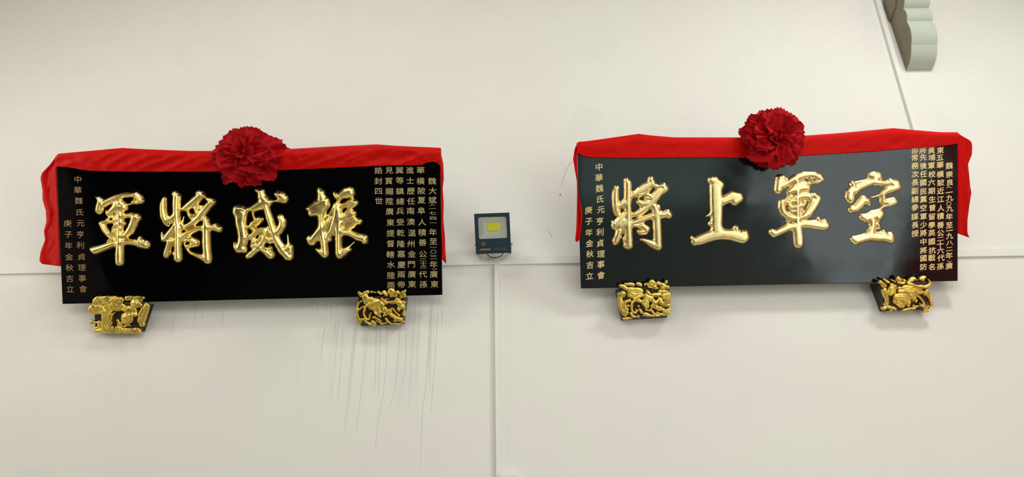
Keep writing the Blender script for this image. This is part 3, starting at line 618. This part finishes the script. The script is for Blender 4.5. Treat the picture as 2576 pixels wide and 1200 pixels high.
# ------------------------------------------------------------------ carved brackets
BR = [
 dict(o=(210, 730), s=10.0, size=(172, 112), label='gold carved bracket with cloud scrolls under the left end of the left plaque',
  face=[(236, 766), (360, 764), (354, 826), (240, 829)], wallx=[(372, 762), (357, 828)], bot=(300, 836),
  el='''420,300,150,3 600,255,115,3 800,260,115,3 960,260,90,3|300,480,125,3.6 470,480,110,3.6|600,420,150,3 640,600,140,3.2 630,800,130,3 590,950,90,2.6|300,1020,30,2 500,1010,55,2.2 640,990,80,2.4 800,1010,70,2.2 1000,1010,60,2 1200,1015,60,2 1380,1010,70,2.2 1430,1040,35,2|
  800,400,120,3.2 1000,420,85,3 1150,470,85,3.2 1290,520,85,3.2 1340,600,60,3.2 1230,630,60,3|1130,700,150,2.6|1130,700,95,3.4|1130,200,60,2.6 1300,200,50,2.8 1450,195,50,2.6 1530,190,30,2|1330,335,112,2.8|1330,335,70,3.5|1440,360,60,2.6|1450,240,50,2.6|
  1620,380,60,2.6 1560,490,85,2.8 1510,620,95,2.9 1480,750,85,2.8 1500,860,50,2.4|890,750,32,2 915,880,38,2|990,810,34,2 965,900,34,2|235,800,48,2.2|290,790,28,2.4 360,800,22,2 430,800,38,2.4 450,880,60,2.4|290,960,22,1.6 400,930,25,1.8 500,950,40,2|
  785,920,30,3.6|890,930,42,3.2|985,960,45,3.4|1070,980,45,3.4|1040,900,20,1.6 1120,880,16,1.6 1200,885,12,1.4|690,740,18,3.9 710,620,18,4 760,520,14,3.8|750,760,16,3.9 770,640,16,4 850,550,14,3.8|740,260,14,3.9 800,220,16,4 880,195,14,3.9|780,290,12,3.8 840,250,12,3.9|560,520,60,3.7 500,560,25,3.7|1320,600,60,3.8|1040,470,12,3.6 1110,420,14,3.6|1110,490,12,3.7 1170,440,14,3.7''',
  gr='1130,700,6 1090,680,6 1060,710,6 1090,750,6 1150,750,6 1190,700,6 1170,640,6|1550,400,9 1530,470,9 1520,530,9 1480,590,9 1480,680,9|600,850,8 640,930,8 700,990,8|660,830,8 700,920,8 760,980,8|1330,340,6 1300,320,6 1290,350,6 1340,380,6|500,350,7 650,345,7|350,500,7 450,520,7'),
 dict(o=(880, 720), s=10.91, size=(152, 105), label='gold carved dragon bracket under the right end of the left plaque',
  face=[(901, 747), (1018, 745), (1014, 806), (904, 811)], wallx=[(1027, 746), (1022, 809)], bot=(960, 822),
  el='''270,170,42,2.4 340,230,60,2.5 400,215,60,2.6 500,150,50,2.6|600,150,25,2.4 720,165,15,2|450,310,90,3 490,400,110,3.2 600,420,130,3.3 700,420,105,3.3 800,450,105,3.3 900,500,80,3.2|600,560,80,2.8 780,620,90,2.8 820,710,60,2.8|
  860,400,22,4.3 700,410,26,4.4 560,470,28,4.4 450,560,28,4.2 410,680,30,4 420,790,30,4 480,880,28,3.8 560,880,26,3.6 580,820,18,3.4|870,460,22,4.2 760,520,30,4.2 700,620,30,4.1 700,700,30,3.8 740,740,25,3.6|
  330,400,24,3 260,450,25,3 230,540,25,3 230,630,38,3.4|220,750,33,3 230,850,43,2.8 285,950,48,2.6 335,900,38,2.6|290,620,25,3 350,570,28,3 430,550,30,3|410,890,30,3 470,960,38,3 560,1020,28,2.8|630,980,58,2.6 695,1010,52,2.6|250,1000,48,2.4|
  1150,130,95,4|1150,200,60,3.6|950,160,55,3.2 1020,225,48,3.2|1320,160,55,3.2 1260,220,45,3.2|1150,255,42,3 1280,240,42,3|1440,210,70,2.6 1540,110,26,2.4|1500,250,48,2.4|1420,290,40,2.4|1300,350,55,2.4 1370,370,38,2.4|790,150,25,2.6 870,210,28,2.6|
  1370,450,82,3.4 1440,540,88,3.8 1370,600,60,3.8|1490,430,48,4|1370,630,40,4.6|1450,545,32,4.6|1110,430,45,3 1280,430,48,3|900,325,32,3.4 960,400,50,3.4 1020,440,50,3.2|1010,350,14,3 1080,335,12,3|980,610,58,3.6 920,690,40,3.2|900,560,50,3|
  1165,590,22,4 1110,670,68,4 1010,740,60,3.8 940,800,25,3.4|1130,750,58,3.4 1230,820,60,3.6 1330,880,62,3.6 1410,900,58,3.4|1260,930,42,3|1500,680,42,3.4 1490,760,50,3.4|1210,620,28,2.8 1260,700,24,2.8 1380,790,28,2.8|
  1010,880,30,3.2 1060,960,30,3 1150,1010,22,2.8 1300,1020,16,2.6 1450,1000,18,2.6 1480,960,18,2.6|860,1020,18,2.4 1010,995,18,2.4|760,900,48,3 850,950,40,3|700,830,34,3.2 640,850,24,3|550,800,28,2.8 600,720,20,2.8|800,780,50,2.6 850,830,30,2.4|560,1040,20,2 720,1060,20,2''',
  gr='1120,720,7 1160,700,7|1160,760,7 1200,740,7|1210,800,7 1250,760,7|1260,840,7 1300,800,7|540,380,6 600,440,6|620,380,6 680,440,6|740,540,6 850,470,6|820,570,6 930,520,6|1100,110,6 1180,170,6'),
 dict(o=(1540, 695), s=10.0, size=(155, 112), label='gold carved bracket with fish and flower under the left end of the right plaque',
  face=[(1556, 724), (1684, 723), (1682, 789), (1565, 797)], wallx=[(1551, 734), (1562, 802)], bot=(1620, 808),
  el='''180,450,50,1.8 200,600,60,1.8 250,800,70,1.8 320,930,70,1.8|262,445,78,2.4|265,440,36,3.2|210,230,42,2.4 300,270,50,2.6 370,310,50,2.6|320,185,28,2.8 420,190,38,3 520,205,42,3|620,180,34,2.8 700,210,44,2.8|440,350,85,3 560,340,72,3 690,370,78,3|450,450,80,3.2 570,480,85,3.2 690,460,70,3|
  620,580,60,3 700,620,50,2.8|850,530,85,3.2 960,560,70,3.2|820,650,100,3.3 850,740,70,3.2|970,560,60,3 1040,615,48,3|830,440,24,4.3 690,490,30,4.4 560,560,32,4.4 485,660,32,4.2 470,790,32,4 500,880,32,3.8 570,900,28,3.6 612,860,20,3.4 570,825,14,3.2|
  430,600,38,3.4 340,620,40,3.4 295,700,40,3.4 310,790,40,3.4 380,830,33,3.2|390,730,38,3.4|345,895,60,2.6|455,920,34,3.2 500,980,33,3.2 565,1000,24,3|275,1060,24,2.2 380,1045,30,2.2 480,1050,18,2|640,1000,38,2.2|680,830,38,3 720,885,42,3|
  990,170,85,3.8|1050,250,60,3.4|920,200,38,3.2|1140,170,48,3|1270,250,85,3|1350,135,38,2.8|1380,270,48,2.8|1230,300,50,2.8|800,190,18,2.8 820,240,14,2.6|850,180,22,2.8 900,250,22,2.8 1000,290,18,2.8 1120,290,26,2.8|1200,190,40,2.8|
  870,370,42,3.2 910,430,50,3.2|990,340,12,3|1000,465,48,3 1170,450,52,3|1190,380,50,2.6 1360,370,32,2.6|1300,500,80,3.6 1390,450,62,3.6 1385,560,75,3.8 1340,640,55,3.6|1430,620,30,3.2|1125,590,26,3.8 1060,680,70,3.8 1000,745,58,3.6|1090,760,60,3.6 1180,800,55,3.6 1270,830,45,3.6|
  1180,580,60,2.4 1230,660,55,2.6 1330,715,48,2.6 1420,720,38,2.6|1430,830,38,2.8 1310,890,60,2.8 1400,900,48,2.8|1130,900,35,2.4|1180,930,30,2.4 1300,960,22,2.2 1420,940,22,2.2|945,820,24,3.2 1020,900,28,3.2 1090,970,28,3.2 1180,970,24,3|800,940,50,2.8 900,960,38,2.8 1020,985,28,2.6|650,745,30,2.8|830,840,18,2.6 940,850,20,2.6''',
  gr='440,420,7 520,500,7 610,460,7|900,560,6 950,620,6|1150,720,7 1260,790,7|1120,760,7 1220,830,7|1320,480,7 1370,560,7|780,560,6 760,640,6|960,150,6 1020,210,6'),
 dict(o=(2190, 685), s=10.43, size=(160, 105), label='gold carved bracket with bird and vines under the right end of the right plaque',
  face=[(2216, 711), (2334, 709), (2334, 769), (2224, 774)], wallx=[(2193, 712), (2213, 778)], bot=(2275, 786),
  el='''510,450,100,3.8 470,540,70,3.8|520,340,62,3.6 590,360,45,3.4|215,240,38,2.8 290,285,42,3 330,340,60,3|320,170,25,2.8 400,240,38,3 450,270,25,3|330,460,58,3.2 350,580,48,3.2 395,680,43,3.2 390,780,43,3.2 370,890,43,3 310,930,48,3|410,895,38,3.2 550,915,32,3.2 620,960,28,3|510,985,25,2.6|
  690,165,62,2.8 740,190,48,2.8|690,265,30,2.6 840,280,28,2.6|510,185,12,2.6 620,250,14,2.6|850,210,38,2.6|960,260,52,2.8 1040,190,60,2.8 1120,150,34,2.8|1170,200,20,2.6|1260,165,34,2.6 1370,125,44,2.8 1340,185,38,2.6|
  960,290,38,3.2 1100,340,43,3.4 1250,370,45,3.5 1400,370,48,3.5 1495,320,38,3.4 1510,240,34,3.2 1470,180,12,3|820,410,68,3 950,410,85,3.2 1080,430,88,3.3 1200,480,88,3.3 1250,500,76,3.2|1300,500,48,3 1420,580,48,3 1490,640,42,3|
  700,490,45,3.6 850,490,40,3.8 1000,560,90,3.4 1080,650,75,3.4|650,660,100,3 780,640,110,3.3 900,690,115,3.4 930,760,85,3.3|700,770,105,3.2 790,850,78,3.1|600,750,60,3 620,600,50,3|
  730,480,20,4.3 900,480,22,4.5 1050,510,24,4.5 1180,600,28,4.3 1270,700,30,4 1330,790,30,3.8 1300,860,26,3.6 1240,850,20,3.4 1225,800,14,3.2|1000,590,18,4 1050,690,18,4 1050,750,14,3.8|1350,820,38,3 1400,920,46,3 1390,1000,48,3 1470,1010,28,3 1520,940,30,3|1440,920,30,2.8|
  1540,660,38,3 1530,740,38,3 1560,850,38,3|1440,490,58,2.8 1500,560,33,2.8|1080,870,28,2.8 1180,880,33,2.8|1120,930,28,2.6 1020,940,28,2.6 900,950,28,2.6 820,985,28,2.6|620,405,46,2|1150,740,45,2.8|960,850,50,2.8|720,400,40,3|590,530,35,3''',
  gr='620,405,8 600,380,8 580,410,8 610,440,8|650,680,8 750,670,8 800,690,8|700,710,7 800,770,7 900,780,7|1010,460,7 1080,390,7|620,820,7 760,880,7|950,530,7 1000,520,7|430,360,8 420,560,8'),
]
for b in BR:
    o0 = wallpt(np.array(float(b['bot'][0])), np.array(float(b['bot'][1])), y=-.05)
    fr = Frame(o0, ALPHA)
    root = fr.empty('carved_bracket'); tag(root, b['label'], 'bracket', 'gold carved wooden brackets holding up the plaques')
    f = np.array(b['face'], float); front = fr.loc(f[:, 0], f[:, 1], 0.0)
    # wedge-shaped block: its back lies flat on the wall
    ca, sa = math.cos(fr.a), math.sin(fr.a)
    def to_local(P): Q = P - fr.o; return np.array((Q[0], -(Q @ fr.N), Q @ fr.U))
    back = []
    for ip, p in enumerate(front):
        wp = fr.o + np.array((p[0], 0, 0)) - fr.N * p[1] + fr.U * p[2]
        wp[1] = -.0005
        if ip < 2: wp[2] += .05
        back.append(to_local(wp))
    # the top back edge stays below the board: cut the block so that it carries the board
    bm_obj('block', prism_bm([tuple(p) for p in front], [tuple(p) for p in back], .002), M['maroon'], root)
    els = []; hs = []
    for st in b['el'].split('|'):
        pts = [tuple(float(v) for v in p.split(',')) for p in st.split()]
        els.append([(p[0], p[1], p[2] * 1.03 + 5) for p in pts]); hs.append(sum(p[3] for p in pts) / len(pts) * .0095)
    relief('carving', fr, els, b['s'], b['o'][0], b['o'][1], b['size'], M['goldold'], root, Rr=5.5, H=.012, step=.55, heights=hs, grooves=S(b['gr']), kk=.25, off=-.004, base=.5, blur=1)

# ------------------------------------------------------------------ floodlight
fl = Frame(wallpt(np.array(1240.), np.array(640.), y=-.10), R(26))
root = fl.empty('floodlight'); tag(root, 'square dark blue floodlight with yellow lamp chip on the white ledge between the plaques', 'floodlight')
def q(pts, off): a = np.array(pts, float); return [tuple(p) for p in fl.loc(a[:, 0], a[:, 1], off)]
outer = [(1192.5, 538), (1281.5, 534.5), (1286, 636), (1197.5, 639.5)]
def rrect(c, rad, n=5):
    """rounded quad from 4 px corners"""
    out = []
    c = [Vector(p) for p in c]
    for i in range(4):
        p, a, b_ = c[i], c[i - 1], c[(i + 1) % 4]
        u = (a - p).normalized() * rad; v = (b_ - p).normalized() * rad
        for k in range(n):
            t = k / (n - 1); out.append(tuple((p + u) * (1 - t) ** 2 + p * 2 * t * (1 - t) + (p + v) * t ** 2))
    return out
opening = [(1202.5, 547), (1273, 545), (1276, 598.5), (1205, 601.5)]
inner = [(1223.5, 561.5), (1257.5, 560), (1258.5, 581.5), (1225, 583)]
bm = bmesh.new()
fo = [bm.verts.new(p) for p in q(rrect(outer, 2), 0)]; fi = [bm.verts.new(p) for p in q(rrect(opening, 5), 0)]
n = len(fo)
fi2 = [bm.verts.new(p) for p in q(rrect(opening, 5), -.012)]
mid = [(1194, 541), (1280, 537), (1284.5, 634), (1199, 637)]
bk = [bm.verts.new(p) for p in q(rrect(outer, 2), -.016)]
rear = [(1205, 552), (1270, 549), (1274, 622), (1209, 626)]
rr_ = [bm.verts.new(p) for p in q(rrect(rear, 4), -.062)]
for i in range(n):
    j = (i + 1) % n
    for a_, b_ in ((fo, fi), (fi, fi2), (bk, fo), (rr_, bk)): bm.faces.new((a_[i], a_[j], b_[j], b_[i]))
bm.faces.new(rr_)
bm_obj('housing', bm, M['housing'], root)
# reflector: four flat facets
bm = bmesh.new()
a = [bm.verts.new(p) for p in q(opening, -.0015)]; c_ = [bm.verts.new(p) for p in q(inner, -.047)]
for i in range(4): j = (i + 1) % 4; bm.faces.new((a[i], a[j], c_[j], c_[i]))
bm.faces.new(c_)
bm_obj('reflector', bm, M['refl'], root)
bm_obj('lamp_chip', prism_bm(q([(1225.5, 563), (1255, 562), (1256, 580), (1227, 581)], -.040), q([(1225.5, 563), (1255, 562), (1256, 580), (1227, 581)], -.046), .0008), M['led'], root)['label'] = 'yellow lamp chip'
bm_obj('glass_pane', prism_bm(q(opening, .0), q(opening, -.0012)), M['glass'], root)
# print on the lower part of the front
GOFF = 0.0; _glyph.clear()
def fprint(text, x, y, wpx, hpx, pitch, m, nm='lettering'):
    V, Fc, n = [], [], 0
    for i, ch in enumerate(text):
        v, f, ext = glyph(ch)
        X = x + i * pitch + v[:, 0] * wpx; Y = y - i * pitch * .035 - v[:, 1] * hpx
        V += list(fl.loc(X, Y, .0008)); Fc += [tuple(k + n for k in p) for p in f]; n += len(v)
    return mesh_obj(nm, V, Fc, m, root)
fprint('上海亚明', 1226.5, 612.5, 5.6, 5.6, 7.2, M['print2'])
for ch_, x_ in (('5', 1262.5), ('0', 1266.0), ('W', 1270.8)): fprint(ch_, x_, 609.5, 5.6, 5.2, 0, M['print2'])
V, Fc = [], []
for k in range(24):  # round emblem with rays
    a0 = k * math.pi / 12; r0, r1 = 2.8, (6.2 if k % 2 else 4.0)
    for (rr, aa) in ((r0, a0), (r1, a0), (r1 if False else (4.0 if k % 2 else 6.2), a0 + math.pi / 12), (r0, a0 + math.pi / 12)):
        V.append(tuple(fl.loc(np.array(1216.5 + rr * math.cos(aa)), np.array(613.5 + rr * math.sin(aa)), .0008)))
    Fc.append((4 * k, 4 * k + 1, 4 * k + 2, 4 * k + 3))
mesh_obj('emblem', V, Fc, M['print'], root)
P4 = [(1207, 626), (1234, 625), (1234, 629.5), (1207, 630.5)]
mesh_obj('gold_bar', q(P4, .0008), [(0, 1, 2, 3)], M['print'], root)
V, Fc = [], []
for ln, y in enumerate((623.5, 627.5)):
    for k in range(9):
        x = 1243 + k * 3.7; ww = 2.6 if (k * 7 + ln) % 4 else 1.2
        V += q([(x, y), (x + ww, y - .1), (x + ww, y + 1.3), (x, y + 1.4)], .0008); n_ = len(V) - 4; Fc.append((n_, n_ + 1, n_ + 2, n_ + 3))
mesh_obj('small_print', V, Fc, M['print2'], root)
# cable loop, bracket arm, side screws
cab = [(1224, 636), (1228, 642), (1234, 646.5), (1241, 648.5), (1250, 648), (1258, 645), (1264, 640.5), (1267, 634)]
tube('cable', [tuple(p) for p in fl.loc(*np.array(cab, float).T, -.02)], .003, M['cable'], root)
arm = [(1238, 637), (1242, 641), (1245, 645.5)]
tube('earth_wire', [tuple(p) for p in fl.loc(*np.array(arm, float).T, -.022)], .0016, M['brass'], root)
for sx_, yy in ((1287.3, 614), (1195.0, 616)):
    bm = bmesh.new(); bmesh.ops.create_cone(bm, segments=12, radius1=.007, radius2=.007, depth=.012, cap_ends=True)
    bmesh.ops.rotate(bm, verts=bm.verts, matrix=Matrix.Rotation(R(90), 3, 'Y'))
    c0 = fl.loc(np.array(sx_), np.array(float(yy)), -.02); bmesh.ops.translate(bm, verts=bm.verts, vec=Vector(c0))
    bm_obj('screw', bm, M['brass'], root)
# U-shaped mounting bracket from the housing sides back to the wall
ia = math.cos(fl.a)
def wl(P): P = np.array(P); Q = P - fl.o; return (Q[0], -(Q @ fl.N), Q @ fl.U)
s1 = fl.loc(np.array(1285.), np.array(616.), -.02); s0 = fl.loc(np.array(1197.5), np.array(618.), -.02)
for s in (s0, s1):
    wp = fl.o + np.array((s[0], 0, 0)) - fl.N * s[1] + fl.U * s[2]
    a_ = np.array((wp[0] - .002, wp[1], wp[2] - .012)); 
    lp = [(wp[0] - .002, wp[1] - .01, wp[2] - .012), (wp[0] - .002, wp[1] - .01, wp[2] + .012), (wp[0] - .002, -.001, wp[2] + .012), (wp[0] - .002, -.001, wp[2] - .012)]
    rp = [(p[0] + .004, p[1], p[2]) for p in lp]
    bm_obj('mounting_arm', prism_bm([wl(p) for p in lp], [wl(p) for p in rp], .0008), M['housing'], root)

# ------------------------------------------------------------------ corbel at the upper right
x0 = wallpt(np.array(2279.), np.array(178.))[0]; x1 = wallpt(np.array(2343.5), np.array(176.5))[0]
prof = []
for p0, c0, p2 in (((2279, 178), (2295, 150), (2292.3, 113)), ((2292.3, 113), (2297, 78), (2281, 54)), ((2281, 54), (2285, 32), (2272.5, 21.5)), ((2272.5, 21.5), (2279, 0), (2272, -25))):
    for k in range(0 if not prof else 1, 11):
        t = k / 10; prof.append(tuple(a * (1 - t) ** 2 + b * 2 * t * (1 - t) + c * t * t for a, b, c in zip(p0, c0, p2)))
prof.append((2262, -60))
PR = planex(*np.array(prof, float).T, x0)
pr = [(max(-.9, min(p[1], -.002)), p[2]) for p in PR]
ztop = pr[-1][1]
loop = pr + [(-.001, ztop), (-.001, pr[0][1])]
root = bpy.data.objects.new('scalloped_corbel', None); COL.objects.link(root); root.location = ((x0 + x1) / 2, 0, pr[0][1])
tag(root, 'grey green cement corbel with scalloped underside high at the upper right', 'corbel')
def L3(x, p): return (x - root.location.x, p[0], p[1] - root.location.z)
n = len(loop)
V = [L3(x0, p) for p in loop] + [L3(x1, p) for p in loop]
Fc = [tuple(range(n))[::-1], tuple(range(n, 2 * n))] + [(i, (i + 1) % n, (i + 1) % n + n, i + n) for i in range(n)]
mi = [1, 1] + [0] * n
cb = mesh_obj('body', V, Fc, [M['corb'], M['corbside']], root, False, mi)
# upper seam block beside it
sb = [(2217, -20), (2256, -20), (2250, 20), (2238, 51), (2229, 51)]
SBf = planex(*np.array(sb, float).T, x0 - .012); 
bm_obj('seam_block', prism_bm([(p[0] - root.location.x, p[1], p[2] - root.location.z) for p in SBf], [(p[0] + .012 - root.location.x, p[1], p[2] - root.location.z) for p in SBf], .002), M['corbside'], root)

# small white box at the bottom centre
jp = [(1259.5, 1194), (1301, 1192.5), (1303, 1260), (1261, 1262)]
P = wallpt(*np.array(jp, float).T, y=-.06)
jb = bm_obj('junction_box', prism_bm([tuple(p) for p in P], [(p[0], -.0005, p[2]) for p in P], .004), M['white'])
tag(jb, 'white plastic box on the wall at the bottom edge beside the upright trim', 'junction box')
